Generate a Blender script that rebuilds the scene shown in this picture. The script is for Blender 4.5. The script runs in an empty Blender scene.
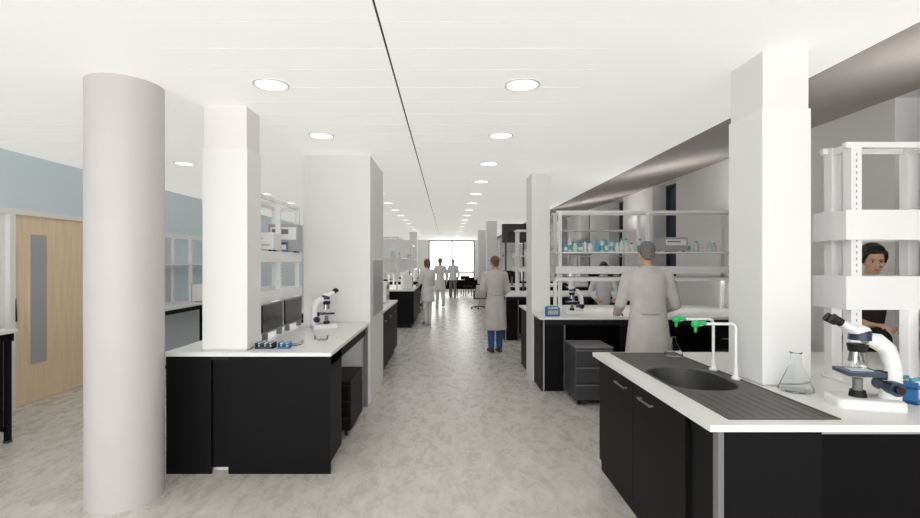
import bpy, math, random
from mathutils import Vector, Matrix, Euler
random.seed(4)
scene=bpy.context.scene
try:
    scene.view_settings.view_transform='Standard'
    scene.view_settings.exposure=.12
except Exception: pass

# ------------------------------------------------------------ materials
def mat(name,col,rough=.5,metal=0,trans=0,emis=0,ecol=None,noise=None,spec=.5,ior=1.45,bump=0):
    m=bpy.data.materials.new(name); m.use_nodes=True
    nt=m.node_tree; b=nt.nodes['Principled BSDF']
    b.inputs['Base Color'].default_value=(*col,1)
    b.inputs['Roughness'].default_value=rough
    b.inputs['Metallic'].default_value=metal
    b.inputs['Transmission Weight'].default_value=trans
    b.inputs['Specular IOR Level'].default_value=spec
    b.inputs['IOR'].default_value=ior
    if emis:
        b.inputs['Emission Color'].default_value=(*(ecol or col),1)
        b.inputs['Emission Strength'].default_value=emis
    if noise:
        sc,amt=noise
        tc=nt.nodes.new('ShaderNodeTexCoord'); n=nt.nodes.new('ShaderNodeTexNoise')
        n.inputs['Scale'].default_value=sc; n.inputs['Detail'].default_value=6
        nt.links.new(tc.outputs['Object'],n.inputs['Vector'])
        r=nt.nodes.new('ShaderNodeValToRGB')
        r.color_ramp.elements[0].position=.3; r.color_ramp.elements[1].position=.7
        r.color_ramp.elements[0].color=(*[max(0,c*(1-amt)) for c in col],1)
        r.color_ramp.elements[1].color=(*[min(1,c*(1+amt)) for c in col],1)
        nt.links.new(n.outputs['Fac'],r.inputs['Fac']); nt.links.new(r.outputs['Color'],b.inputs['Base Color'])
        if bump:
            bp=nt.nodes.new('ShaderNodeBump'); bp.inputs['Strength'].default_value=bump; bp.inputs['Distance'].default_value=.01
            nt.links.new(n.outputs['Fac'],bp.inputs['Height']); nt.links.new(bp.outputs['Normal'],b.inputs['Normal'])
    return m
M={}
M['ceil_glow']=mat('glowing_ceiling_panel',(.76,.75,.73),.7,emis=.37,ecol=(1,.985,.95))  # emission added so the plain ceiling panels act as broad soft fill
M['gap']=mat('ceiling_gap',(.10,.10,.10),.8)
M['gap2']=mat('ceiling_seam',(.40,.39,.38),.8)
M['wallw']=mat('white_paint',(.89,.875,.865),.6,noise=(3,.01))
M['blue']=mat('pale_blue_paint',(.70,.80,.845),.6,noise=(3,.015))
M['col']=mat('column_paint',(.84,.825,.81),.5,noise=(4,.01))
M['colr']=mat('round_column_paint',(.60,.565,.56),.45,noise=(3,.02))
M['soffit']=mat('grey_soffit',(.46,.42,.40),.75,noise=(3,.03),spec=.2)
M['white']=mat('white_laminate',(.86,.86,.855),.3)
M['shelf']=mat('white_steel',(.88,.88,.88),.35)
M['black']=mat('black_laminate',(.006,.006,.007),.5,spec=.15)
M['black2']=mat('charcoal_edge',(.016,.016,.018),.5,spec=.25)
M['epoxy']=mat('dark_epoxy',(.095,.093,.09),.45,noise=(60,.12))
M['epoxyd']=mat('dark_epoxy_basin',(.035,.035,.036),.4)
M['grey']=mat('grey_metal',(.42,.42,.43),.4)
M['lgrey']=mat('slot_grey',(.40,.40,.40),.5)
M['dgrey']=mat('dark_grey_metal',(.06,.06,.065),.4)
M['mgrey']=mat('mid_grey_metal',(.20,.20,.205),.4)
M['chrome']=mat('chrome',(.8,.8,.8),.15,metal=1)
M['glass']=mat('clear_glass',(.98,1,.99),.02,trans=1,ior=1.15)
M['win']=mat('dark_window_glass',(.03,.05,.085),.1)
M['pane']=mat('window_frame_white',(.85,.85,.85),.4)
M['frame']=mat('window_frame_grey',(.35,.36,.37),.4)
M['green']=mat('green_plastic',(.02,.50,.12),.35)
M['teal']=mat('teal_plastic',(.10,.38,.42),.35)
M['bluep']=mat('blue_plastic',(.04,.17,.40),.35)
M['pale']=mat('frosted_plastic',(.62,.72,.74),.4)
M['navy']=mat('navy_plastic',(.02,.035,.075),.3)
M['screen']=mat('monitor_black',(.012,.012,.014),.2)
M['coat']=mat('grey_lab_coat',(.60,.575,.545),.85,noise=(7,.07),bump=.4)
M['coatw']=mat('white_lab_coat',(.82,.81,.81),.85,noise=(7,.05),bump=.4)
M['skin']=mat('skin',(.60,.38,.29),.5,noise=(30,.05))
M['skint']=mat('tan_skin',(.74,.46,.33),.5,noise=(30,.05))
M['hairg']=mat('grey_hair',(.20,.18,.17),.7,noise=(60,.4),bump=.6)
M['hairb']=mat('brown_hair',(.16,.09,.055),.6,noise=(60,.4),bump=.6)
M['hairr']=mat('ginger_hair',(.30,.14,.06),.6,noise=(60,.4),bump=.6)
M['hairk']=mat('black_hair',(.012,.010,.010),.4,noise=(60,.4),bump=.6)
M['jeans']=mat('blue_trousers',(.035,.095,.27),.8,noise=(9,.2))
M['dark']=mat('dark_cloth',(.03,.022,.02),.8,noise=(9,.2))
M['shoe']=mat('shoe_dark',(.03,.03,.03),.5)
M['shoew']=mat('shoe_white',(.6,.6,.6),.5)
M['eyew']=mat('eye_white',(.8,.8,.8),.2)
M['iris']=mat('iris_dark',(.03,.015,.01),.2)
M['lip']=mat('lips',(.48,.12,.10),.4)
M['lamp']=mat('lamp_diffuser',(1,1,1),.5,emis=1.2,ecol=(1,.98,.95))
M['fill_strip']=mat('added_fill_strip',(1,1,1),.5,emis=5,ecol=(1,.98,.95))  # invented strips under the shelves, added to brighten dim areas
M['fill_uplight']=mat('added_fill_uplight',(1,1,1),.5,emis=22,ecol=(1,.98,.95))  # invented strips on the shelving tops, added to lighten soffit and right wall
M['paper']=mat('paper_label',(.75,.75,.72),.7)

def wood():
    m=bpy.data.materials.new('light_oak_veneer'); m.use_nodes=True; nt=m.node_tree; b=nt.nodes['Principled BSDF']
    tc=nt.nodes.new('ShaderNodeTexCoord'); mp=nt.nodes.new('ShaderNodeMapping'); mp.inputs['Scale'].default_value=(1,9,.7)
    n=nt.nodes.new('ShaderNodeTexNoise'); n.inputs['Scale'].default_value=3; n.inputs['Detail'].default_value=8; n.inputs['Distortion'].default_value=.6
    r=nt.nodes.new('ShaderNodeValToRGB'); r.color_ramp.elements[0].color=(.80,.60,.40,1); r.color_ramp.elements[1].color=(.90,.73,.51,1)
    r.color_ramp.elements[0].position=.3; r.color_ramp.elements[1].position=.7
    nt.links.new(tc.outputs['Object'],mp.inputs[0]); nt.links.new(mp.outputs[0],n.inputs['Vector']); nt.links.new(n.outputs['Fac'],r.inputs[0]); nt.links.new(r.outputs[0],b.inputs['Base Color'])
    b.inputs['Roughness'].default_value=.45
    return m
M['wood']=wood()
def floormat():
    m=bpy.data.materials.new('vinyl_floor'); m.use_nodes=True; nt=m.node_tree; b=nt.nodes['Principled BSDF']
    tc=nt.nodes.new('ShaderNodeTexCoord'); mp=nt.nodes.new('ShaderNodeMapping'); mp.inputs['Scale'].default_value=(1.8,.9,1)
    n=nt.nodes.new('ShaderNodeTexNoise'); n.inputs['Scale'].default_value=4.2; n.inputs['Detail'].default_value=15; n.inputs['Roughness'].default_value=.78; n.inputs['Distortion'].default_value=.35
    r=nt.nodes.new('ShaderNodeValToRGB')
    e=r.color_ramp.elements; e[0].position=.34; e[0].color=(.56,.535,.485,1); e[1].position=.64; e[1].color=(.80,.78,.74,1)
    x=e.new(.52); x.color=(.64,.615,.57,1)
    nt.links.new(tc.outputs['Object'],mp.inputs[0]); nt.links.new(mp.outputs[0],n.inputs['Vector']); nt.links.new(n.outputs['Fac'],r.inputs[0]); nt.links.new(r.outputs[0],b.inputs['Base Color'])
    r2=nt.nodes.new('ShaderNodeMapRange'); r2.inputs['To Min'].default_value=.18; r2.inputs['To Max'].default_value=.38
    nt.links.new(n.outputs['Fac'],r2.inputs['Value']); nt.links.new(r2.outputs[0],b.inputs['Roughness'])
    return m
M['floor']=floormat()

# ------------------------------------------------------------ mesh builder
def frame(d):
    d=Vector(d).normalized()
    a=Vector((0,0,1)) if abs(d.z)<.9 else Vector((1,0,0))
    u=d.cross(a).normalized(); v=d.cross(u).normalized()
    return u,v
class MB:
    def __init__(s): s.v=[]; s.f=[]; s.m=[]; s.sm=[]; s.mats=[]
    def mi(s,k):
        if k not in s.mats: s.mats.append(k)
        return s.mats.index(k)
    def add(s,vs,fs,k,smooth=False):
        o=len(s.v); s.v+= [tuple(p) for p in vs]; i=s.mi(k)
        for f in fs: s.f.append([o+j for j in f]); s.m.append(i); s.sm.append(smooth)
    def box(s,x0,x1,y0,y1,z0,z1,k):
        vs=[(x,y,z) for z in (z0,z1) for y in (y0,y1) for x in (x0,x1)]
        s.add(vs,[(0,2,3,1),(4,5,7,6),(0,1,5,4),(2,6,7,3),(0,4,6,2),(1,3,7,5)],k); return s
    def obox(s,c,size,rot,k):
        R=Euler(rot).to_matrix(); c=Vector(c); hx,hy,hz=[q/2 for q in size]
        vs=[c+R@Vector((x,y,z)) for z in (-hz,hz) for y in (-hy,hy) for x in (-hx,hx)]
        s.add(vs,[(0,2,3,1),(4,5,7,6),(0,1,5,4),(2,6,7,3),(0,4,6,2),(1,3,7,5)],k)
    def cyl(s,p0,p1,r0,r1,k,n=20,caps=True):
        p0=Vector(p0);p1=Vector(p1); u,v=frame(p1-p0)
        R=lambda p,r:[p+u*(r*math.cos(2*math.pi*i/n))+v*(r*math.sin(2*math.pi*i/n)) for i in range(n)]
        a=R(p0,r0); b=R(p1,r1)
        s.add(a+b,[(i,(i+1)%n,n+(i+1)%n,n+i) for i in range(n)],k,True)
        if caps:
            s.add(a,[tuple(range(n))[::-1]],k); s.add(b,[tuple(range(n))],k)
    def ell(s,c,r,k,n=16,h=10,rot=None):
        if not hasattr(r,'__len__'): r=(r,r,r)
        c=Vector(c); Rm=Euler(rot).to_matrix() if rot else Matrix.Identity(3)
        vs=[c+Rm@Vector((0,0,-r[2]))]
        for j in range(1,h):
            t=math.pi*j/h
            for i in range(n):
                a=2*math.pi*i/n
                vs.append(c+Rm@Vector((r[0]*math.sin(t)*math.cos(a),r[1]*math.sin(t)*math.sin(a),-r[2]*math.cos(t))))
        vs.append(c+Rm@Vector((0,0,r[2])))
        fs=[(0,1+(i+1)%n,1+i) for i in range(n)]
        for j in range(h-2):
            for i in range(n):
                a=1+j*n+i;b=1+j*n+(i+1)%n; fs.append((a,b,b+n,a+n))
        L=len(vs)-1;o=1+(h-2)*n
        fs+=[(o+i,o+(i+1)%n,L) for i in range(n)]
        s.add(vs,fs,k,True)
    def chain(s,pts,rs,k,n=14):
        if not hasattr(rs,'__len__'): rs=[rs]*len(pts)
        for i,p in enumerate(pts): s.ell(p,rs[i],k,n,8)
        for i in range(len(pts)-1):
            if (Vector(pts[i+1])-Vector(pts[i])).length>1e-5: s.cyl(pts[i],pts[i+1],rs[i],rs[i+1],k,n)
    def rings(s,rings,k,cap=True,smooth=True):
        n=len(rings[0]); vs=[p for r in rings for p in r]
        fs=[(j*n+i,j*n+(i+1)%n,(j+1)*n+(i+1)%n,(j+1)*n+i) for j in range(len(rings)-1) for i in range(n)]
        if cap: fs+= [tuple(range(n))[::-1], tuple(range((len(rings)-1)*n,len(rings)*n))]
        s.add(vs,fs,k,smooth)
    def lathe(s,c,prof,k,n=28,cap=False):
        c=Vector(c)
        s.rings([[c+Vector((r*math.cos(2*math.pi*i/n),r*math.sin(2*math.pi*i/n),z)) for i in range(n)] for r,z in prof],k,cap)
    def build(s,name,loc=(0,0,0),rot=(0,0,0),parent=None,bevel=0,remesh=0,smooth=0,scale=1,solid=0):
        me=bpy.data.meshes.new(name); me.from_pydata(s.v,[],s.f); 
        for k in s.mats: me.materials.append(M[k])
        for i,p in enumerate(me.polygons): p.material_index=s.m[i]; p.use_smooth=s.sm[i]
        me.update(); ob=bpy.data.objects.new(name,me); scene.collection.objects.link(ob)
        ob.location=loc; ob.rotation_euler=rot; ob.scale=(scale,)*3
        if parent: ob.parent=parent
        if solid:
            q=ob.modifiers.new('s','SOLIDIFY'); q.thickness=solid
        if bevel:
            b=ob.modifiers.new('b','BEVEL'); b.width=bevel; b.segments=2; b.limit_method='ANGLE'; b.angle_limit=math.radians(50)
        if remesh:
            r=ob.modifiers.new('r','REMESH'); r.mode='VOXEL'; r.voxel_size=remesh; r.use_smooth_shade=True
        if smooth:
            q=ob.modifiers.new('sm','SMOOTH'); q.iterations=smooth; q.factor=.5
        return ob
def empty(name,loc=(0,0,0),rot=(0,0,0),scale=1):
    e=bpy.data.objects.new(name,None); scene.collection.objects.link(e); e.location=loc; e.rotation_euler=rot; e.scale=(scale,)*3
    e.empty_display_size=.1; return e

# ------------------------------------------------------------ room
YB,YF=-3,26.0; XL,XR=-4.7,4.2; H=2.8
MB().box(XL-.2,XR+.6,YB-.2,YF+.2,-.1,0,'floor').build('floor')
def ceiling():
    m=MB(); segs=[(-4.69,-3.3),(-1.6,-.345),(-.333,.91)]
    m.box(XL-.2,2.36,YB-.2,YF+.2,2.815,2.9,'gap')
    m.box(XL,-4.69,YB,YF,H,2.815,'ceil_glow')
    m.box(-3.3,-1.6,YB,YF,H,2.815,'ceil_glow'); m.box(.91,2.36,YB,YF,H,2.815,'ceil_glow')
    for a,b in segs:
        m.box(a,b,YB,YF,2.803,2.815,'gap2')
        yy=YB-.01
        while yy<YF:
            m.box(a,b,yy+.007,min(yy+.3,YF),H,2.803,'ceil_glow'); yy+=.3
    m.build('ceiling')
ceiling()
m=MB(); m.add([(2.36,YB,2.8),(2.36,YF,2.8),(4.2,YF,3.14),(4.2,YB,3.14),(2.36,YB,2.9),(2.36,YF,2.9),(4.2,YF,3.24),(4.2,YB,3.24)],
 [(0,1,2,3),(7,6,5,4),(0,4,5,1),(2,6,7,3),(0,3,7,4),(1,5,6,2)],'soffit'); m.build('ceiling_soffit')
# left wall with door openings
dy0,dy1=5.16,6.23
m=MB()
m.box(XL-.2,XL,YB,4.2,0,H,'blue'); m.box(XL-.2,XL,dy1,YF,0,H,'blue'); m.box(XL-.2,XL,4.2,dy1,2.16,H,'blue')
m.build('wall_left')
m=MB(); m.box(XL-.06,XL-.01,dy0+.05,dy1-.0,0.005,2.12,'wood')
m.box(XL-.012,XL-.004,5.40,5.66,.42,1.93,'wood'); m.box(XL-.006,XL-.001,5.42,5.64,.44,1.91,'grey')
m.box(XL-.03,XL+.02,5.2,5.23,.95,1.2,'chrome')
m.build('door_1',bevel=.002)
m=MB(); m.box(XL-.05,XL+.02,4.2,dy1+.06,2.12,2.18,'pane'); m.box(XL-.05,XL+.02,dy0-.02,dy0+.05,0,2.12,'pane'); m.box(XL-.05,XL+.02,dy1,dy1+.06,0,2.12,'pane')
m.box(XL-.05,XL+.02,4.2,4.26,0,2.12,'pane'); m.build('trim_1')
m=MB(); m.box(XL-.05,XL-.03,4.26,dy0-.02,0,2.12,'wallw'); m.build('door_2')
MB().box(XL,XL+.012,dy1+.06,YF,0,.1,'wallw').build('baseboard_left')
# right wall with tall recessed windows
m=MB(); ys=[.85+2.65*k for k in range(-1,9)]
prev=YB
for y in ys:
    m.box(XR,XR+.35,prev,y,0,3.14,'wallw'); m.box(XR,XR+.35,y,y+1.0,0,.95,'wallw'); prev=y+1.0
m.box(XR,XR+.35,prev,YF,0,3.14,'wallw'); m.box(XR,XR+.35,YB,YF,3.14,3.3,'wallw')
m.build('wall_right')
for i,y in enumerate(ys):
    w=MB(); w.box(XR+.3,XR+.33,y,y+1,.95,3.14,'win'); 
    w.box(XR+.27,XR+.30,y,y+.05,.95,3.14,'dgrey'); w.box(XR+.27,XR+.30,y+.95,y+1,.95,3.14,'dgrey'); w.box(XR+.27,XR+.3,y,y+1,.95,1.0,'dgrey'); w.box(XR+.27,XR+.3,y,y+1,3.09,3.14,'dgrey')
    w.build('window_%d'%(i+4))
MB().box(XR-.012,XR,YB,YF,0,.1,'wallw').build('baseboard_right')
# unseen back wall; glazed opening added to brighten faces turned to the camera
m=MB(); m.box(XL-.2,XR+.4,YB-.2,YB,0,.3,'wallw'); m.box(XL-.2,XR+.4,YB-.2,YB,2.78,3.3,'wallw'); m.box(XL-.2,XL+.2,YB-.2,YB,.3,2.78,'wallw'); m.box(XR-.2,XR+.4,YB-.2,YB,.3,2.78,'wallw'); m.build('wall_back')
m=MB()
for i in range(8):
    x=XL+.2+(XR-XL-.4-.05)*i/7; m.box(x,x+.05,YB-.12,YB-.05,.3,2.78,'pane')
for z in (.3,2.73): m.box(XL+.2,XR-.2,YB-.12,YB-.05,z,z+.05,'pane')
m.build('window_3')
# far wall with glazed opening
wx0,wx1=-1.0,1.5
m=MB(); m.box(XL-.2,wx0,YF,YF+.2,0,3.3,'wallw'); m.box(wx1,XR+.4,YF,YF+.2,0,3.3,'wallw'); m.box(wx0,wx1,YF,YF+.2,0,.35,'wallw')
m.box(wx0,wx1,YF,YF+.2,2.78,3.3,'wallw'); m.build('wall_far')
m=MB()
for x in (wx0,.24,wx1-.08): m.box(x,x+.08,YF+.02,YF+.12,.35,2.78,'frame')
for z in (.35,1.0,2.70): m.box(wx0,wx1,YF+.03,YF+.11,z,z+.08,'frame')
m.build('window_1')
# downlights
lm=MB(); n=28
def circ(r,z): return [(r*math.cos(2*math.pi*i/n),r*math.sin(2*math.pi*i/n),z) for i in range(n)]
lm.add(circ(.122,-.001)+circ(.120,-.006)+circ(.105,-.006),[(i,n+i,n+(i+1)%n,(i+1)%n) for i in range(n)]+[(n+i,2*n+i,2*n+(i+1)%n,n+(i+1)%n) for i in range(n)],'pane')
lm.add(circ(.105,-.0055),[tuple(range(n))[::-1]],'lamp')
first=None
for X in (-3.2,-1.19,.51):
    for k in range(-2,19):
        Y=.65+1.3*k
        if X==-1.19 and 5.2<Y<6.6: continue
        if first is None: first=lm.build('recessed_downlight',(X,Y,H)); 
        else:
            o=bpy.data.objects.new('recessed_downlight',first.data); scene.collection.objects.link(o); o.location=(X,Y,H)

# ------------------------------------------------------------ columns
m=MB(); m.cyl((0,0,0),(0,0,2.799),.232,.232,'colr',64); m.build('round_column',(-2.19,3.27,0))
def sqcol(x0,x1,y0,y1,clad=True,z0=.93):
    m=MB(); m.box(x0,x1,y0,y1,0,H-.001,'col')
    if clad: m.box(x0-.008,x1+.008,y0-.008,y1+.008,z0,2.47,'white')
    return m.build('square_column',bevel=.004)
C1=(1.79,2.05,2.72,3.03); C2=(1.14,1.39,6.47,6.9); C3=(-1.87,-1.54,3.69,3.95)
sqcol(*C1,z0=.905); sqcol(*C2,clad=False); sqcol(*C3)
sqcol(1.17,1.45,13.95,14.4,False); sqcol(1.17,1.45,18,18.4,False)
sqcol(-1.5,-1.2,19.2,19.5,False)
m=MB(); m.box(-1.61,-.86,5.38,6.47,0,H-.001,'col'); m.box(-.862,-.850,5.55,6.35,.97,1.62,'grey'); m.box(-.862,-.846,5.53,6.37,1.62,1.64,'pane')
m.build('service_riser',bevel=.003)

# ------------------------------------------------------------ benches
def top_with_hole(m,x0,x1,y0,y1,h,hole,k='white',t=.03):
    if not hole: m.box(x0,x1,y0,y1,h-t,h,k); return
    a,b,c,d=hole; e=.012; a-=e;b+=e;c-=e;d+=e
    if a>x0: m.box(x0,a,y0,y1,h-t,h,k)
    a=max(a,x0)
    m.box(b,x1,y0,y1,h-t,h,k); m.box(a,b,y0,c,h-t,h,k); m.box(a,b,d,y1,h-t,h,k)
def peninsula(x0,x1,y0,y1,h,hole=None,name='laboratory_bench'):
    m=MB(); top_with_hole(m,x0,x1,y0,y1,h,hole)
    u=h-.03
    m.box(x0+.02,x1,y0+.03,y0+.05,u-.07,u,'black2'); m.box(x0+.02,x1,y1-.05,y1-.03,u-.07,u,'black2')
    ym=(y0+y1)/2
    zc=hole[2]-.02 if hole else ym-.03
    m.box(x0+.03,x0+.06,y0+.03,zc,0.0,u,'black')
    m.box(x0+.03,x0+.06,(hole[3]+.02 if hole else ym+.03),y1-.03,0,u,'black')
    m.box(x0+.045,x0+.065,y0+.026,y0+.068,0,u,'grey')
    m.box(x0+.06,x0+.30,y0+.05,y0+.075,0.0,u,'black')
    m.box(x0+.31,x0+.325,y0+.04,y0+.08,0,u,'mgrey')
    m.box(x0+.28,x1,ym-.2,ym-.17,.05,u,'black'); m.box(x0+.28,x1,ym+.17,ym+.2,.05,u,'black')
    x=x0+1.0
    while x<x1-.1:
        m.box(x,x+.04,y0+.05,y0+.09,0,u,'black'); m.box(x,x+.04,y1-.09,y1-.05,0,u,'black')
        m.box(x,x+.5,y0+.06,y0+.5,.10,u-.02,'black'); m.box(x+.02,x+.48,y0+.09,y0+.5,0,.1,'black2')
        for q in range(3): m.box(x+.17,x+.33,y0+.04,y0+.06,.2+.22*q,.215+.22*q,'mgrey')
        x+=1.1
    return m.build(name,bevel=.002)
peninsula(1.14,4.15,5.9,7.6,.92,C2)
peninsula(1.14,4.15,9.75,11.45,.92)
peninsula(1.5,4.15,13.6,15.3,.92)
peninsula(1.5,4.15,17.4,19.1,.92)

# sink bench
def sink_bench():
    m=MB(); x0,x1,y0,y1,h=1.13,4.15,2.06,3.73,.9; t=.03
    m.box(x0,1.25,y0,y1,h-t,h,'white'); m.box(1.25,1.75,y0,2.13,h-t,h,'white'); m.box(1.25,1.75,3.69,y1,h-t,h,'white')
    top_with_hole(m,1.75,x1,y0,y1,h,C1)
    cx,cy,ra,rb=1.47,2.91,.215,.29; n=64
    def inner(z,s=1.0): 
        out=[]
        for i in range(n):
            a=2*math.pi*i/n; c,sn=math.cos(a),math.sin(a)
            e=.8
            out.append((cx+ra*s*math.copysign(abs(c)**e,c),cy+rb*s*math.copysign(abs(sn)**e,sn),z))
        return out
    A,B,Cc,D=1.25,1.75,2.13,3.69
    outer=[]
    for p in inner(0):
        dx,dy=p[0]-cx,p[1]-cy
        ts=[]
        if dx>1e-9: ts.append((B-cx)/dx)
        if dx<-1e-9: ts.append((A-cx)/dx)
        if dy>1e-9: ts.append((D-cy)/dy)
        if dy<-1e-9: ts.append((Cc-cy)/dy)
        tt=min(ts); outer.append((cx+dx*tt,cy+dy*tt,h+.001))
    m.rings([outer,inner(h+.001,1.04),inner(h-.006,1.0)],'epoxy',cap=False,smooth=False)
    for cxn,cyn in ((A,Cc),(A,D),(B,Cc),(B,D)):
        near=sorted(outer,key=lambda p:(p[0]-cxn)**2+(p[1]-cyn)**2)[:6]
        px=[p for p in near if abs(p[0]-cxn)<1e-6]; py=[p for p in near if abs(p[1]-cyn)<1e-6]
        if px and py: m.add([(cxn,cyn,h+.001),px[0],py[0]],[(0,1,2)],'epoxy')
    m.rings([inner(h-.006,1.0),inner(h-.03,.97),inner(h-.16,.93),inner(h-.19,.8),inner(h-.2,.2)],'epoxyd',cap=False)
    m.lathe((cx,cy,h-.199),[(.03,0),(.03,.004),(.001,.004)],'chrome',16)
    for k in range(9):
        x=A+.035+k*.052
        m.box(x,x+.007,2.16,2.55,h+.001,h+.0018,'epoxyd'); m.box(x,x+.007,3.27,3.66,h+.001,h+.0018,'epoxyd')
    for a,b,c,d in ((A,A+.008,Cc,D),(B-.008,B,Cc,D),(A,B,Cc,Cc+.008),(A,B,D-.008,D)): m.box(a,b,c,d,h+.001,h+.005,'epoxy')
    u=h-t
    m.box(1.19,1.22,2.34,3.70,.0,u,'black')
    m.box(1.172,1.19,3.03,3.69,.09,u-.012,'black'); m.box(1.172,1.19,2.36,3.022,.09,u-.012,'black')
    m.box(1.187,1.191,3.022,3.03,.09,u,'mgrey')
    for a in (3.12,2.72):
        m.box(1.145,1.153,a,a+.18,.775,.785,'mgrey'); m.box(1.150,1.174,a+.005,a+.013,.775,.785,'mgrey'); m.box(1.150,1.174,a+.167,a+.175,.775,.785,'mgrey')
    m.box(1.19,1.22,2.12,2.34,0,u,'black')
    m.box(1.175,1.20,2.08,2.12,0,u,'mgrey')
    m.box(1.20,1.62,2.10,2.13,0,u,'black')
    m.box(1.62,1.64,2.10,2.7,0,u,'black'); m.box(1.64,x1,2.5,2.53,.0,u,'black')
    m.box(1.64,x1,2.12,2.15,u-.03,u,'grey')
    m.box(1.22,1.75,3.67,3.70,0,u,'black'); m.box(2.2,x1,3.25,3.28,0,u,'black')
    for x in (2.6,3.6): m.box(x,x+.04,2.12,2.16,0,u,'black'); m.box(x,x+.04,3.62,3.66,0,u,'black')
    return m.build('sink_bench',bevel=.0015)
sink_bench()

def bench_left(x0,x1,y0,y1,h,hole=None):
    m=MB(); top_with_hole(m,x0,x1,y0,y1,h,hole); u=h-.03
    m.box(x0+.02,x1-.02,y0+.022,y0+.043,u-.03,u,'black2')
    m.box(-1.65,x1-.01,y0+.02,y0+.045,0,u,'black'); m.box(x0+.01,-1.78,y0+.02,y0+.045,0,u,'black')
    m.box(-1.80,-1.64,y0+.05,y0+.072,.04,u,'black')
    m.box(x1-.05,x1-.01,y1-.06,y1-.02,0,u,'mgrey'); m.box(x0+.01,x0+.05,y1-.06,y1-.02,0,u,'black')
    m.box(x1-.76,x1-.74,y0+.4,y1-.02,0.0,u,'black'); m.box(x1-.05,x1-.03,y0+.05,y1-.06,u-.10,u,'black')
    m.box(x1-.74,x1-.03,y0+.05,y0+.5,.05,u-.02,'black')
    return m.build('laboratory_bench',bevel=.002)
bench_left(-2.13,-.87,3.6,5.36,.92,C3)
def bench_solid(x0,x1,y0,y1,h=.92,side=1):
    m=MB(); m.box(x0,x1,y0,y1,h-.03,h,'white'); u=h-.03
    m.box(x0+.02,x1-.02,y0+.02,y1-.02,.1,u,'black'); m.box(x0+.06,x1-.06,y0+.06,y1-.06,0,.1,'black2')
    n=max(1,int((y1-y0)/.6)); xs=x1-.02 if side>0 else x0+.02
    for i in range(n):
        a=y0+.03+(y1-y0-.06)*i/n; b=y0+.03+(y1-y0-.06)*(i+1)/n
        m.box(min(xs,xs+side*.012),max(xs,xs+side*.012),a+.004,b-.004,.12,u-.01,'black')
        m.box(min(xs,xs+side*.03),max(xs,xs+side*.03),a+.15,a+.3,.75,.762,'mgrey')
    return m.build('laboratory_bench',bevel=.002)
bench_solid(-2.1,-.88,6.6,8.6); bench_solid(-2.1,-.80,11.6,14.4); bench_solid(-2.1,-.75,17.3,19.0)
def leg_bench(x0,x1,y0,y1,h=.95):
    m=MB(); m.box(x0,x1,y0,y1,h-.03,h,'white'); u=h-.03
    m.box(x0+.01,x1-.01,y0+.03,y0+.05,u-.07,u,'black'); m.box(x1-.05,x1-.03,y0+.03,y1-.03,u-.07,u,'black'); m.box(x0+.01,x1-.01,y1-.05,y1-.03,u-.07,u,'black')
    for y in (y0+.03,y1-.07):
        for x in (x0+.02,x1-.07): m.box(x,x+.04,y,y+.04,.02,u,'black'); m.box(x-.004,x+.044,y-.004,y+.044,0,.02,'dgrey')
        m.box(x0+.03,x1-.04,y,y+.03,.10,.14,'black')
    m.box(x0+.05,x1-.06,y0+.06,y1-.08,.12,u-.02,'black')
    return m.build('laboratory_bench',bevel=.002)
leg_bench(-4.68,-3.84,3.4,4.3,1.0)
def wall_bench():
    m=MB(); m.box(-4.69,-4.0,6.6,11.5,.90,.93,'white')
    y=6.65
    while y<11.5:
        m.box(-4.05,-4.02,y,y+.04,0,.9,'black'); m.box(-4.68,-4.02,y,y+.03,.83,.9,'black'); y+=1.2
    m.box(-4.06,-4.04,6.65,11.45,.83,.9,'black'); m.box(-4.05,-4.03,6.65,11.45,.08,.11,'black')
    m.build('laboratory_bench',bevel=.002)
wall_bench()

# ------------------------------------------------------------ service spine shelving
def spine(loc,rot,L,z0,top,shelves,D=.30,pitch=1.2,first=.03,name='bench_shelving',pw=.045,fill_led=True,up=.8):
    m=MB(); x=first; xs=[]
    while x<L-pw: xs.append(x); x+=pitch
    if L-xs[-1]>.35+pw: xs.append(L-pw-.004)
    for j,x in enumerate(xs):
        for y in (-D/2,D/2-pw):
            m.box(x,x+pw,y,y+pw,z0,top,'shelf')
            if y<0:
                z=z0+.08
                while z<top-.05:
                    m.box(x+pw/2-.004,x+pw/2+.004,y-.001,y+.002,z,z+.016,'lgrey'); z+=.035
        m.box(x+.005,x+pw-.005,-D/2+pw,D/2-pw,top-.04,top-.002,'shelf')
        m.box(x-.01,x+pw+.01,-D/2-.01,D/2+.01,z0,z0+.012,'shelf')
    for y in (-D/2+.004,D/2-.03): m.box(.004,L,y,y+.026,top-.028,top+.005,'shelf')
    for (z,t,over) in shelves:
        yo=D/2+over
        if t>.03:
            m.box(-.02,L,-yo,-yo+.016,z-t+.02,z+.02,'shelf'); m.box(-.02,L,yo-.016,yo,z-t+.02,z+.02,'shelf')
            m.box(-.02,-.006,-yo+.016,yo-.016,z-t+.02,z+.02,'shelf'); m.box(-.006,L,-yo+.016,yo-.016,z,z+.018,'shelf')
        else: m.box(-.02,L,-yo,yo,z,z+.02,'shelf')
    if fill_led:
        z=min(q[0] for q in shelves)
        for y in (-D/2+.06,D/2-.09): m.box(.1,L-.05,y,y+.03,z-.012,z-.001,'fill_strip')
    if up is not None:
        m.box(up-.02,L-.05,-.05,.05,top-.025,top+.008,'shelf'); m.box(up,L-.07,-.035,.035,top+.008,top+.011,'fill_uplight')
    return m.build(name,loc,(0,0,rot),bevel=.001)
spine((2.27,2.83,.90),0,1.85,0,1.38,[(.975,.17,.025),(.60,.19,.025)],D=.20,pitch=.46,pw=.06,up=.5)
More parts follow.
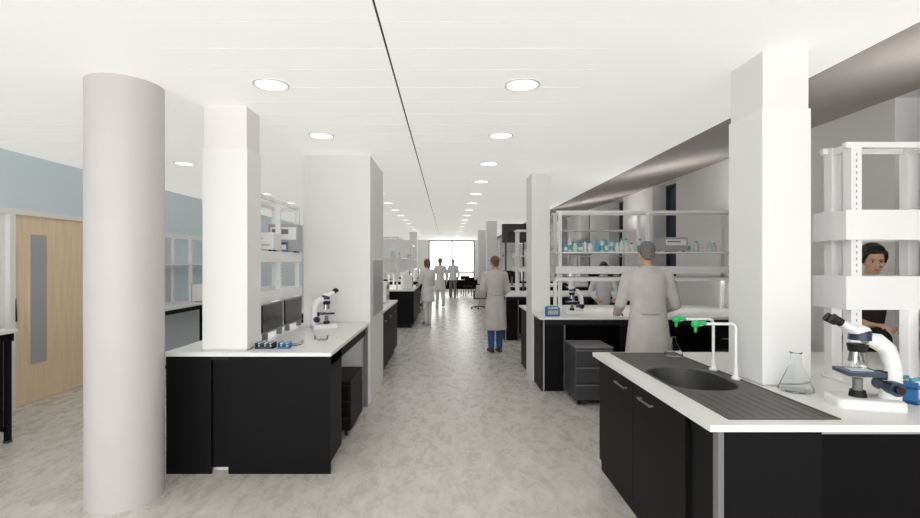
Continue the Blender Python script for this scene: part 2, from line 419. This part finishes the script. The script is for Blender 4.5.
spine((1.5,6.75,.92),0,2.6,0,1.38,[(.80,.03,.06),(.60,.10,.05),(.45,.05,.03)],D=.34,up=1.1)
spine((1.5,10.6,.92),0,2.6,0,1.38,[(.80,.03,.06),(.55,.10,.05)],D=.34,up=1.1)
spine((1.55,14.6,.92),0,2.5,0,1.38,[(.80,.03,.06),(.55,.10,.05)],D=.34,up=1.1)
spine((1.6,18.2,.92),0,2.5,0,1.38,[(.80,.03,.06),(.55,.10,.05)],D=.34,up=1.1)
spine((-1.78,4.05,.92),math.pi/2,1.28,0,1.28,[(.76,.10,.02),(.40,.10,.02)],D=.30,pitch=.6,up=None)
spine((-1.55,6.65,.92),math.pi/2,1.9,0,1.3,[(.76,.03,.05),(.42,.06,.05)],D=.30,up=None)
spine((-1.40,11.7,.92),math.pi/2,2.6,0,1.3,[(.76,.03,.1),(.42,.06,.05)],D=.40,up=None)
spine((-1.40,17.35,.92),math.pi/2,1.6,0,1.3,[(.76,.03,.05),(.42,.06,.05)],D=.30,up=None)
spine((-4.45,6.8,.93),math.pi/2,3.6,0,1.1,[(.62,.03,.0)],D=.34,up=None,fill_led=False)

# ------------------------------------------------------------ pedestals
def pedestal(loc,w,d,h,k,edge='mgrey'):
    m=MB(); m.box(-w/2,w/2,-d/2+.02,d/2,.06,h,k); n=3; dz=(h-.06)/n
    for i in range(n):
        m.box(-w/2+.006,w/2-.006,-d/2,-d/2+.02,.064+dz*i,.06+dz*(i+1)-.008,k)
        m.box(-w/2+.006,w/2-.006,-d/2-.012,-d/2,.06+dz*(i+1)-.03,.06+dz*(i+1)-.018,edge)
    m.box(-w/2-.003,w/2+.003,-d/2-.003,d/2+.003,h,h+.012,edge)
    for x in (-w/2+.05,w/2-.05):
        for y in (-d/2+.06,d/2-.05): m.cyl((x-.012,y,.028),(x+.012,y,.028),.028,.028,'black2',14); m.box(x-.01,x+.01,y-.01,y+.01,.04,.065,'grey')
    return m.build('mobile_drawer_pedestal',loc,bevel=.002)
pedestal((1.64,5.58,0),.42,.50,.64,'dgrey',edge='mgrey')
pedestal((-1.13,4.68,0),.50,.62,.50,'black',edge='black2')

# ------------------------------------------------------------ instruments and items
def microscope(loc,rot,s=1):
    m=MB()
    def rr(x0,x1,y0,y1,z,r=.03,n=6):
        pts=[]
        for cx,cy,a0 in ((x1-r,y1-r,0),(x0+r,y1-r,90),(x0+r,y0+r,180),(x1-r,y0+r,270)):
            for i in range(n+1):
                a=math.radians(a0+90*i/n); pts.append((cx+r*math.cos(a),cy+r*math.sin(a),z))
        return pts
    m.rings([rr(-.085,.085,-.13,.14,0),rr(-.085,.085,-.13,.14,.035),rr(-.078,.078,-.123,.13,.045)],'white')
    path=[(-.095,.04,.035,.045),(-.105,.12,.034,.037),(-.105,.20,.032,.034),(-.085,.27,.032,.036),(-.045,.305,.034,.038),(.0,.315,.036,.03)]
    R=[]
    for i,(y,z,hw,hd) in enumerate(path):
        a=path[max(0,i-1)]; b=path[min(len(path)-1,i+1)]; d=Vector((0,b[0]-a[0],b[1]-a[1])).normalized(); nrm=Vector((0,-d.z,d.y))
        R.append([Vector((0,y,z))+Vector((1,0,0))*hw*math.cos(t)+nrm*hd*math.sin(t) for t in [2*math.pi*j/18 for j in range(18)]])
    m.rings(R,'white')
    m.cyl((0,.03,.045),(0,.03,.075),.035,.03,'black2'); m.cyl((0,.03,.075),(0,.03,.13),.02,.02,'mgrey')
    m.box(-.075,.075,-.05,.10,.150,.168,'navy'); m.box(-.03,.03,-.02,.07,.168,.172,'pale'); m.box(-.02,.02,-.10,-.05,.13,.17,'black2')
    m.box(.045,.07,-.03,.0,.168,.183,'chrome')
    m.cyl((-.07,-.09,.10),(.07,-.09,.10),.032,.032,'navy'); m.cyl((-.09,-.09,.10),(.09,-.09,.10),.017,.017,'black2')
    m.cyl((0,.03,.255),(0,.03,.29),.036,.042,'black2')
    for a in range(4):
        t=math.radians(45+90*a); dx,dy=.02*math.cos(t),.02*math.sin(t)
        m.cyl((dx,.03+dy,.258),(dx*1.5,.03+dy*1.5,.205 if a!=3 else .19),.011,.008,'chrome' if a%2 else 'mgrey',12)
    m.cyl((0,.02,.31),(0,.02,.355),.047,.042,'navy'); m.ell((0,.03,.355),(.045,.05,.025),'white')
    for x in (-.027,.027):
        m.cyl((x*.8,.03,.345),(x,.115,.395),.018,.016,'white'); m.cyl((x,.105,.388),(x,.145,.4125),.019,.022,'black2')
    return m.build('microscope',loc,(0,0,rot),scale=s,bevel=.0015)
microscope((2.03,2.33,.90),math.radians(75),1.04)
microscope((-1.27,4.95,.92),math.radians(-60),.95)
microscope((1.68,6.35,.92),math.radians(100),.95)
microscope((3.0,2.45,.90),math.radians(75),1.0)

def tap(loc,reach=.21,top=.33,k='green'):
    m=MB(); m.lathe((0,0,0),[(.026,0),(.026,.012),(.014,.02),(.012,.05),(.009,.06)],'shelf',18,True)
    pts=[(0,0,.04),(0,0,top-.03)]
    for i in range(1,6):
        a=math.pi/2*i/5; pts.append((-.03+.03*math.cos(a),0,top-.03+.03*math.sin(a)))
    pts+= [(-reach+.02,0,top),(-reach,0,top-.005)]
    m.chain(pts,.0085,'shelf',12)
    m.cyl((-reach+.03,0,top+.004),(-reach-.01,0,top+.004),.013,.013,k); m.ell((-reach-.03,0,top),(.024,.022,.024),k); m.cyl((-reach-.03,0,top-.015),(-reach-.03,0,top-.05),.010,.007,k)
    m.cyl((0,0,.05),(0,0,.065),.014,.014,'shelf',14)
    return m.build('laboratory_tap',loc)
tap((1.72,3.10,.901)); tap((1.72,2.86,.901))

def flask(loc,r=.06,h=.15,name='conical_flask'):
    m=MB(); m.lathe((0,0,0),[(.001,0),(r*.9,0),(r,.008),(r*.95,.02),(r*.32,h*.7),(r*.27,h*.95),(r*.36,h),(r*.32,h),(r*.25,h*.93),(r*.30,h*.7),(r*.92,.022),(r*.9,.006),(.001,.004)],'glass',32)
    return m.build(name,loc)
flask((1.69,3.58,.903),.065,.14); flask((1.89,2.60,.902),.085,.21)
def beaker(loc,r=.05,h=.12):
    m=MB(); m.lathe((0,0,0),[(.001,0),(r*.95,0),(r,.006),(r,h-.004),(r*1.06,h),(r*.97,h-.002),(r*.94,.008),(.001,.004)],'glass',28)
    return m.build('glass_beaker',loc)
beaker((-1.27,3.95,.921),.08,.03); beaker((-1.1,4.2,.921),.06,.04)

def tuberack(loc,rot=0,n=6,k='bluep',w=.045,sz=1):
    m=MB(); L=n*w; m.box(0,L,-.05,.05,0,.015,k); m.box(0,L,-.05,.05,.075*sz,.085*sz,k); m.box(0,.006,-.05,.05,0,.11*sz,k); m.box(L-.006,L,-.05,.05,0,.11*sz,k)
    for i in range(n):
        for y in (-.025,.025):
            x=(i+.5)*w; m.cyl((x,y,.012),(x,y,.11*sz),.008,.009,'paper',10); m.cyl((x,y,.11*sz),(x,y,.125*sz),.010,.010,'teal',10)
    return m.build('test_tube_rack',loc,(0,0,rot))
tuberack((-1.50,3.80,.921),0,3,'navy',.045,.4)
tuberack((-1.33,3.80,.921),.1,2,'bluep',.045,.4)
tuberack((2.27,2.38,.901),.4,3,'bluep',.03)
tuberack((1.25,6.05,.921),.1,4,'bluep',.04)
tuberack((3.2,2.35,.901),.4,4,'bluep',.03)
def bottles(loc,n,pitch,rot=0,seed=1):
    R=random.Random(seed); m=MB()
    for i in range(n):
        x=i*pitch+R.uniform(-.01,.01); y=R.uniform(-.04,.04); h=R.uniform(.12,.19); r=R.uniform(.028,.036); k=R.choice(['pale','teal','paper','pale'])
        m.lathe((x,y,0),[(r*.95,0),(r,.005),(r,h*.65),(r*.45,h*.8),(r*.42,h*.88)],k,16,True)
        m.cyl((x,y,h*.86),(x,y,h),r*.5,r*.5,R.choice(['bluep','teal','white']),14); m.cyl((x,y,h*.15),(x,y,h*.5),r*1.02,r*1.02,R.choice(['paper','teal','paper']),16,False)
    return m.build('reagent_bottles',loc,(0,0,rot))
bottles((1.57,6.70,1.741),18,.073,seed=2); bottles((3.4,6.75,1.741),5,.09,seed=14)
bottles((1.6,10.6,1.741),8,.12,seed=3); bottles((1.7,14.6,1.741),8,.12,seed=4)
bottles((-1.55,6.9,1.701),12,.13,math.pi/2,seed=6); bottles((-1.4,12,1.701),14,.15,math.pi/2,seed=7); bottles((-1.4,17.5,1.701),8,.16,math.pi/2,seed=9)

def analyser(loc,rot,w=.35,d=.35,h=.3,k='grey',name='benchtop_analyser'):
    m=MB(); m.box(-w/2,w/2,-d/2,d/2,.012,h,k); m.box(-w/2+.02,w/2-.02,-d/2-.004,-d/2+.002,h*.45,h-.03,'white'); m.box(-w/2+.04,w/2-.1,-d/2-.008,-d/2-.002,h*.65,h-.05,'mgrey')
    m.box(-w/2+.03,w/2-.03,-d/2-.006,-d/2+.002,.05,h*.35,'lgrey')
    for x in (-w/2+.04,w/2-.04):
        for y in (-d/2+.04,d/2-.04): m.cyl((x,y,0),(x,y,.014),.015,.015,'black2',12)
    return m.build(name,loc,(0,0,rot),bevel=.006)
analyser((-1.72,5.12,1.701),.15,.30,.28,.29,'grey'); analyser((-1.74,4.50,1.701),.15,.28,.3,.17,'white')
analyser((3.15,6.75,1.741),0,.32,.3,.2,'grey')
analyser((2.9,10.6,1.741),0,.5,.35,.3,'grey'); analyser((-1.15,8.1,.92),1.57,.4,.3,.35,'white')
analyser((-1.0,12.2,.92),1.57,.4,.25,.35,'white'); analyser((-4.15,8.2,.93),1.57,.4,.2,.3,'white')
m=MB(); m.box(-.05,.05,-.05,.05,0,.09,'bluep'); m.box(-.045,.045,-.052,-.05,.02,.07,'paper'); m.box(-.052,.052,-.052,.052,.08,.095,'navy'); m.build('reagent_box',(-1.66,4.83,1.701),(0,0,.2),bevel=.003)
def monitor(loc,rot,w=.5,h=.3):
    m=MB(); m.box(-w/2,w/2,-.012,.012,.12,.12+h,'screen'); m.box(-w/2-.008,w/2+.008,-.008,.018,.112,.128+h,'black2'); m.box(-.03,.03,.018,.035,.0,.25,'mgrey'); m.box(-.12,.12,-.07,.10,0,.012,'mgrey')
    return m.build('computer_monitor',loc,(0,0,rot),bevel=.003)
monitor((-1.0,13.2,.92),math.radians(90)); monitor((1.9,14.0,.92),math.radians(160)); monitor((-1.05,17.9,.92),1.57)
monitor((3.2,10.0,.92),math.radians(180))
m=MB()
for a,b in ((4.12,4.62),(4.70,5.22)):
    m.box(-1.60,-1.58,a,b,.99,1.22,'screen'); m.box(-1.602,-1.576,a-.01,b+.01,.975,.99,'mgrey'); m.box(-1.602,-1.576,a-.01,b+.01,1.22,1.23,'mgrey')
    m.box(-1.61,-1.57,a+.05,a+.09,.921,.975,'mgrey'); m.box(-1.61,-1.57,b-.09,b-.05,.921,.975,'mgrey')
m.build('bench_splash_panel')
m=MB(); m.box(0,.55,-.015,.015,.0,.42,'screen'); m.box(-.02,.57,-.02,.02,-.02,0,'dgrey'); m.box(-.02,0,-.02,.02,0,.42,'dgrey'); m.box(.55,.57,-.02,.02,0,.42,'dgrey'); m.box(.05,.09,-.02,.02,-1.15,0,'dgrey'); m.box(.46,.5,-.02,.02,-1.15,0,'dgrey')
m.build('display_board',(1.3,11.2,2.07))

def stool(loc,rot=0,back=True):
    m=MB(); 
    for i in range(5):
        a=2*math.pi*i/5; m.chain([(0,0,.09),(.26*math.cos(a),.26*math.sin(a),.065)],[.018,.014],'black2',10); m.ell((.26*math.cos(a),.26*math.sin(a),.03),.03,'black2')
    m.cyl((0,0,.08),(0,0,.55),.025,.02,'chrome'); m.lathe((0,0,.3),[(.19,0),(.2,.01),(.19,.02),(.18,.01),(.19,0)],'chrome',24)
    for a in (0,2.1,4.2): m.cyl((0,0,.31),(.19*math.cos(a),.19*math.sin(a),.31),.006,.006,'chrome',8)
    m.lathe((0,0,.55),[(.05,0),(.19,.01),(.21,.03),(.205,.06),(.17,.075),(.001,.075)],'screen',28)
    if back:
        m.chain([(0,-.16,.57),(0,-.24,.62),(0,-.25,.8)],.012,'black2',8); m.ell((0,-.24,.88),(.19,.03,.12),'screen')
    return m.build('laboratory_stool',loc,(0,0,rot))
stool((-1.0,15.3,0),1.6); stool((2.3,8.75,0),0); stool((3.0,13.0,0),0); stool((1.1,16.4,0),2)
stool((3.1,5.2,0),.5)
def table(loc,w,d,h=.74):
    m=MB(); m.box(-w/2,w/2,-d/2,d/2,h-.03,h,'black'); 
    for x in (-w/2+.05,w/2-.09):
        for y in (-d/2+.05,d/2-.09): m.box(x,x+.04,y,y+.04,0,h-.03,'black2')
    m.box(-w/2+.05,w/2-.05,-d/2+.06,-d/2+.08,.3,h-.03,'black')
    return m.build('meeting_table',loc)
def chair(loc,rot):
    m=MB(); m.box(-.22,.22,-.22,.22,.43,.48,'black'); m.box(-.22,.22,-.24,-.20,.50,.9,'black')
    for x in (-.2,.17):
        m.box(x,x+.03,.17,.2,0,.43,'black2'); m.box(x,x+.03,-.23,-.2,0,.9,'black2')
    return m.build('meeting_chair',loc,(0,0,rot),bevel=.01)
table((.9,23.3,0),2.2,.8); table((-2.0,23.5,0),2.4,.8)
for x,y,r in ((.3,22.5,0),(1.0,22.4,.2),(-1.2,22.6,0),(-2,22.6,0),(.9,24.1,3.1),(-1.9,24.4,3.1),(1.6,22.5,0)): chair((x,y,0),r)

# ------------------------------------------------------------ people  (local: facing +Y, 1.75 m tall)
def hand(m,w,d,n,side,k,curl=.5):
    w=Vector(w); d=Vector(d).normalized(); n=Vector(n); n=(n-d*n.dot(d)).normalized(); t=d.cross(n).normalized()*side
    m.chain([w-d*.07,w,w+d*.02],[.027,.023,.024],k,12)
    for i,(o,L) in enumerate(((.030,.070),(.010,.080),(-.010,.074),(-.029,.058))):
        kn=w+d*(.092-.004*abs(i-1))+t*o; m.chain([w+d*.02+t*o*.5,kn],[.016,.0125],k,10)
        p=kn; a=curl*.5; r=.0095; pts=[p];rs=[r+.001]
        for fL in (.45,.32,.23):
            dd=d*math.cos(a)+n*math.sin(a); p=p+dd*L*fL; a+=curl; r-=.0008; pts.append(p); rs.append(r)
        m.chain(pts,rs,k,10)
    p=w+d*.025+t*.02; q=p+t*.032+d*.022+n*.012; r2=q+d*.032+t*.006+n*.012; r3=r2+d*.024+n*.008
    m.chain([p,q,r2,r3],[.017,.013,.0105,.009],k,10)
def human(name,loc,rotz,Ht,coat='coat',hair='hairb',style='short',legs='jeans',shoe='shoe',skin='skin',
          arms=None,hem=.52,lean=0,yaw=0,pitch=0,feet=(0,0),female=False,sleeve=True,cv=.012,wide=1.0):
    e=empty(name,loc,(0,0,rotz),Ht/1.75)
    def B(p):
        x,y,z=p
        if z>.95: y=y+math.sin(lean)*(z-.95); z=.95+(z-.95)*math.cos(lean)
        return Vector((x,y,z))
    w=(.92 if female else 1.0)*wide
    sx=.165*w+.01
    g=MB(); n=48
    prof=[(hem,.205,.165),(hem+.12,.20,.158),(.78,.19,.148),(.92,.178,.135),(1.06,.150 if female else .162,.112),(1.18,.158,.118),(1.30,.172,.125),(1.38,.182,.118),(1.435,.160,.100),(1.475,.105,.078),(1.50,.066,.062)]
    if not sleeve: prof=[(.86,.17,.12),(.95,.165,.115),(1.06,.130,.095),(1.18,.138,.105),(1.28,.150,.118),(1.36,.150,.112),(1.42,.125,.09),(1.46,.09,.07)]
    R=[]
    for z,rx,ry in prof:
        ring=[]
        fold=max(0,(1.0-z))*.10 if sleeve else 0
        for i in range(n):
            a=2*math.pi*i/n
            f=1+fold*math.sin(7*a+z*2)+fold*.5*math.sin(11*a+1.3)
            ring.append(B((rx*w*math.cos(a)*f,ry*math.sin(a)*f-.01,z)))
        R.append(ring)
    g.rings(R,coat)
    if arms is None: arms=[((.24,-.02,1.14),(.25,.06,.90),(0,.2,-1)),((-.24,-.02,1.14),(-.25,.06,.90),(0,.2,-1))]
    h=MB()
    for s,(el,wr,hd) in zip((1,-1),arms):
        sh=B((s*sx,-.005,1.415)); mid=B(el); wrp=B(wr); hdv=Vector(hd).normalized()
        cuff=wrp-(wrp-mid).normalized()*.035
        if sleeve:
            up=(sh+mid)/2
            g.chain([B((s*.10,0,1.42)),sh,up,mid,(mid+cuff)/2,cuff],[.058,.064,.060,.055,.050,.044],coat,16)
        else:
            h.chain([B((s*.08,-.01,1.43)),sh+Vector((0,0,-.005)),(sh+mid)/2,mid,(mid+wrp)/2,wrp],[.04,.047,.042,.035,.032,.024],skin,16)
        nrm=Vector((-s,.2,0)) if abs(hdv.z)>.6 else Vector((0,0,-1))
        if abs(hdv.z)>.6: side_t=(hdv.cross((nrm-hdv*nrm.dot(hdv)).normalized())); sd=1 if side_t.y>0 else -1
        else: side_t=(hdv.cross(Vector((0,0,-1)))); sd=1 if side_t.x*(-s)>0 else -1
        hand(h,wrp,hdv,nrm,sd,skin,.45)
    h.build('hands' if sleeve else 'arms_and_hands',parent=e,remesh=.0045 if sleeve else .006,smooth=2)
    if sleeve: g.chain([B((.055*math.cos(a),.05*math.sin(a)-.012,1.505)) for a in [2*math.pi*i/16 for i in range(17)]],.016,coat,8)
    g.build('garment',parent=e,remesh=cv,smooth=3)
    if sleeve:
        d=MB()
        pts=[B((.135*w*math.sin(a),-.118*math.cos(a)-.016,1.06)) for a in [(-.9+1.8*i/10) for i in range(11)]]
        d.add([p+Vector((0,0,-.02)) for p in pts]+[p+Vector((0,-.004,.02)) for p in pts],[(i,i+1,12+i,11+i) for i in range(10)],coat,True)
        d.build('half_belt',parent=e,solid=.008)
    l=MB(); sm=MB()
    for s,fy in zip((1,-1),feet):
        hp=Vector((s*.085,0,.92)); kn=Vector((s*.095,fy*.5+.015,.50)); an=Vector((s*.10,fy,.09+(.03 if fy<-.05 else 0)))
        l.chain([hp,(hp+kn)/2,kn,(kn+an)/2+Vector((0,-.012,0)),an+Vector((0,0,.0))],[.095,.085,.068,.064,.056],legs,16)
        z=an.z-.09
        sm.chain([an+Vector((0,-.03,-.045)),an+Vector((0,.05,-.05)),an+Vector((s*.01,.13,-.062))],[.040,.038,.028],shoe,14)
        sm.box(an.x-.04,an.x+.04,an.y-.07,an.y+.155,z+.0,z+.03,shoe)
    l.ell((0,0,.93),(.165,.12,.12),legs); l.build('trousers',parent=e,remesh=cv,smooth=2)
    sm.build('shoes',parent=e,remesh=.008,smooth=2)
    hc=B((0,.015,1.635)); hr=(pitch,0,yaw)
    nk=MB(); nk.chain([B((0,-.01,1.44)),B((0,-.005,1.50)),hc+Vector((0,-.012,-.06))],[.058,.052,.054],skin,18)
    if not sleeve: nk.chain([B((-.09,-.01,1.425)),B((0,.0,1.43)),B((.09,-.01,1.425))],[.04,.06,.04],skin,16)
    nk.build('neck',parent=e,remesh=.008,smooth=2)
    hd=MB(); rp=[(-.115,.020,.020,.058),(-.108,.034,.034,.050),(-.09,.046,.050,.038),(-.06,.056,.066,.024),(-.03,.063,.078,.013),(0,.068,.086,.004),(.03,.072,.091,-.002),(.06,.070,.089,-.006),(.085,.060,.078,-.008),(.102,.044,.058,-.008),(.113,.022,.03,-.008)]
    hd.rings([[Vector((rx*math.cos(a),cy+ry*math.sin(a),z)) for a in [2*math.pi*i/28 for i in range(28)]] for z,rx,ry,cy in rp],skin)
    hd.chain([(0,.088,.012),(0,.098,-.012),(0,.106,-.030)],[.008,.010,.013],skin,12); hd.ell((.011,.098,-.034),.008,skin); hd.ell((-.011,.098,-.034),.008,skin)
    hd.ell((0,.083,-.098),(.02,.014,.014),skin); hd.ell((0,.080,.028),(.048,.014,.010),skin)
    for s in (1,-1):
        hd.ell((s*.045,.062,-.02),(.022,.02,.02),skin); hd.ell((s*.072,-.008,-.008),(.010,.019,.032),skin,rot=(.2,0,0))
    hd.ell((0,.086,-.066),(.024,.010,.012),skin)
    hd.build('head',loc=hc,rot=hr,parent=e,remesh=.0045,smooth=1)
    fc=MB()
    for s in (1,-1):
        fc.ell((s*.029,.0795,.004),(.0135,.009,.0075),'eyew'); fc.ell((s*.029,.0865,.004),(.006,.003,.006),'iris')
        fc.chain([(s*.014,.090,.022),(s*.030,.089,.027),(s*.045,.080,.022)],[.003,.0035,.002],hair,8)
        fc.chain([(s*.016,.0855,.010),(s*.029,.088,.013),(s*.042,.080,.008)],.0018,'iris',6)
    fc.ell((0,.0955,-.062),(.021,.005,.0045),'lip'); fc.ell((0,.0950,-.069),(.018,.005,.005),'lip')
    fc.build('face_details',loc=hc,rot=hr,parent=e)
    hh=MB(); hh.ell((0,-.026,.040),(.080,.100,.086),hair,24,14); hh.ell((0,.018,.082),(.064,.060,.040),hair,20,12)
    hh.ell((0,-.062,-.025),(.062,.042,.055),hair)
    for s in (1,-1): hh.ell((s*.066,.012,.035),(.014,.035,.035),hair)
    if style=='bun': hh.ell((0,-.13,.045),(.038,.034,.038),hair); hh.chain([(.07,0,.0),(.05,-.06,.01),(0,-.1,.03)],[.012,.02,.03],hair,10)
    if style=='updo':
        hh.ell((0,-.05,.06),(.088,.105,.085),hair,24,14); hh.ell((0,.01,.10),(.07,.07,.04),hair); hh.ell((.02,-.13,.05),(.05,.045,.05),hair)
        for s in (1,-1): hh.chain([(s*.060,.045,.075),(s*.073,.03,.03),(s*.076,.012,-.02)],[.022,.018,.010],hair,10)
    if style=='tail': hh.chain([(0,-.11,.05),(0,-.145,.02),(0,-.145,-.06),(0,-.125,-.14)],[.022,.026,.024,.010],hair,12)
    if style=='bob':
        for s in (1,-1): hh.chain([(s*.062,-.02,.04),(s*.075,-.02,-.03),(s*.068,-.015,-.09)],[.03,.028,.018],hair,12)
        hh.chain([(0,-.07,.0),(0,-.075,-.07),(0,-.065,-.11)],[.05,.05,.035],hair,14)
    hh.build('hair',loc=hc,rot=hr,parent=e,remesh=.006,smooth=1)
    return e

human('man_in_lab_coat',(2.06,4.92,0),math.radians(-8),1.80,'coat','hairg','short','dark',
      arms=[((.265,.02,1.13),(.235,.25,1.06),(-.2,1,-.1)),((-.255,.02,1.13),(-.25,.24,1.02),(.2,1,-.1))],lean=.06,pitch=-.25,hem=.5,wide=1.08)
human('woman_in_lab_coat',(.85,8.5,0),math.radians(12),1.70,'coat','hairb','bun','jeans','shoe',
      arms=[((.24,.0,1.14),(.20,.20,1.03),(-.3,1,0)),((-.26,-.03,1.15),(-.25,.17,1.0),(-.1,1,.0))],feet=(.06,-.10),female=True,hem=.42,pitch=-.1,wide=1.12)
human('woman_in_white_scrubs',(-.50,12.2,0),math.radians(35),1.67,'coatw','hairb','bob','coatw','shoew',feet=(.08,-.08),female=True,hem=.62,wide=1.1,
      arms=[((.22,.02,1.14),(.16,.20,1.1),(-.5,1,0)),((-.22,.0,1.14),(-.18,.2,1.05),(.4,1,0))],pitch=-.15)
human('woman_in_white_scrubs',(-.24,17.0,0),math.radians(15),1.74,'coatw','hairr','tail','coatw','shoew',feet=(-.06,.06),female=True,hem=.62)
human('man_in_white_scrubs',(.27,21.6,0),math.radians(170),1.72,'coatw','hairb','short','mgrey','shoe',hem=.8)
human('woman_at_bench',(2.78,8.55,0),math.radians(170),1.60,'coatw','hairk','bob','dark',female=True,lean=.15,pitch=-.3,
      arms=[((.25,.06,1.15),(.16,.28,1.05),(-.2,1,-.1)),((-.25,.06,1.15),(-.16,.28,1.05),(.2,1,-.1))])
human('woman_in_dark_vest',(3.76,4.30,0),math.radians(160),1.74,'dark','hairk','updo','dark',skin='skint',female=True,lean=.16,yaw=-.12,pitch=-.25,sleeve=False,cv=.009,
      arms=[((.25,.10,1.14),(.10,.30,1.08),(-.5,1,.1)),((-.25,.08,1.14),(-.12,.30,1.06),(.4,1,0))])
m=MB(); m.obox((0,0,0),(.24,.012,.32),(.5,0,0),'black'); m.obox((0,-.008,0),(.21,.002,.28),(.5,0,0),'paper'); m.build('clipboard',(.62,8.78,1.06),(0,0,.2))

# ------------------------------------------------------------ world + camera
w=bpy.data.worlds.new('world'); scene.world=w; w.use_nodes=True
w.node_tree.nodes['Background'].inputs[0].default_value=(1,.995,.985,1); w.node_tree.nodes['Background'].inputs[1].default_value=3.9
cam=bpy.data.cameras.new('camera'); co=bpy.data.objects.new('camera',cam); scene.collection.objects.link(co)
co.location=(0,0,1.6); co.rotation_euler=(math.pi/2,0,0); cam.sensor_width=36; cam.lens=36*480/920; cam.shift_x=13/920; cam.shift_y=3/920
cam.clip_end=200; cam.clip_start=.05
scene.camera=co
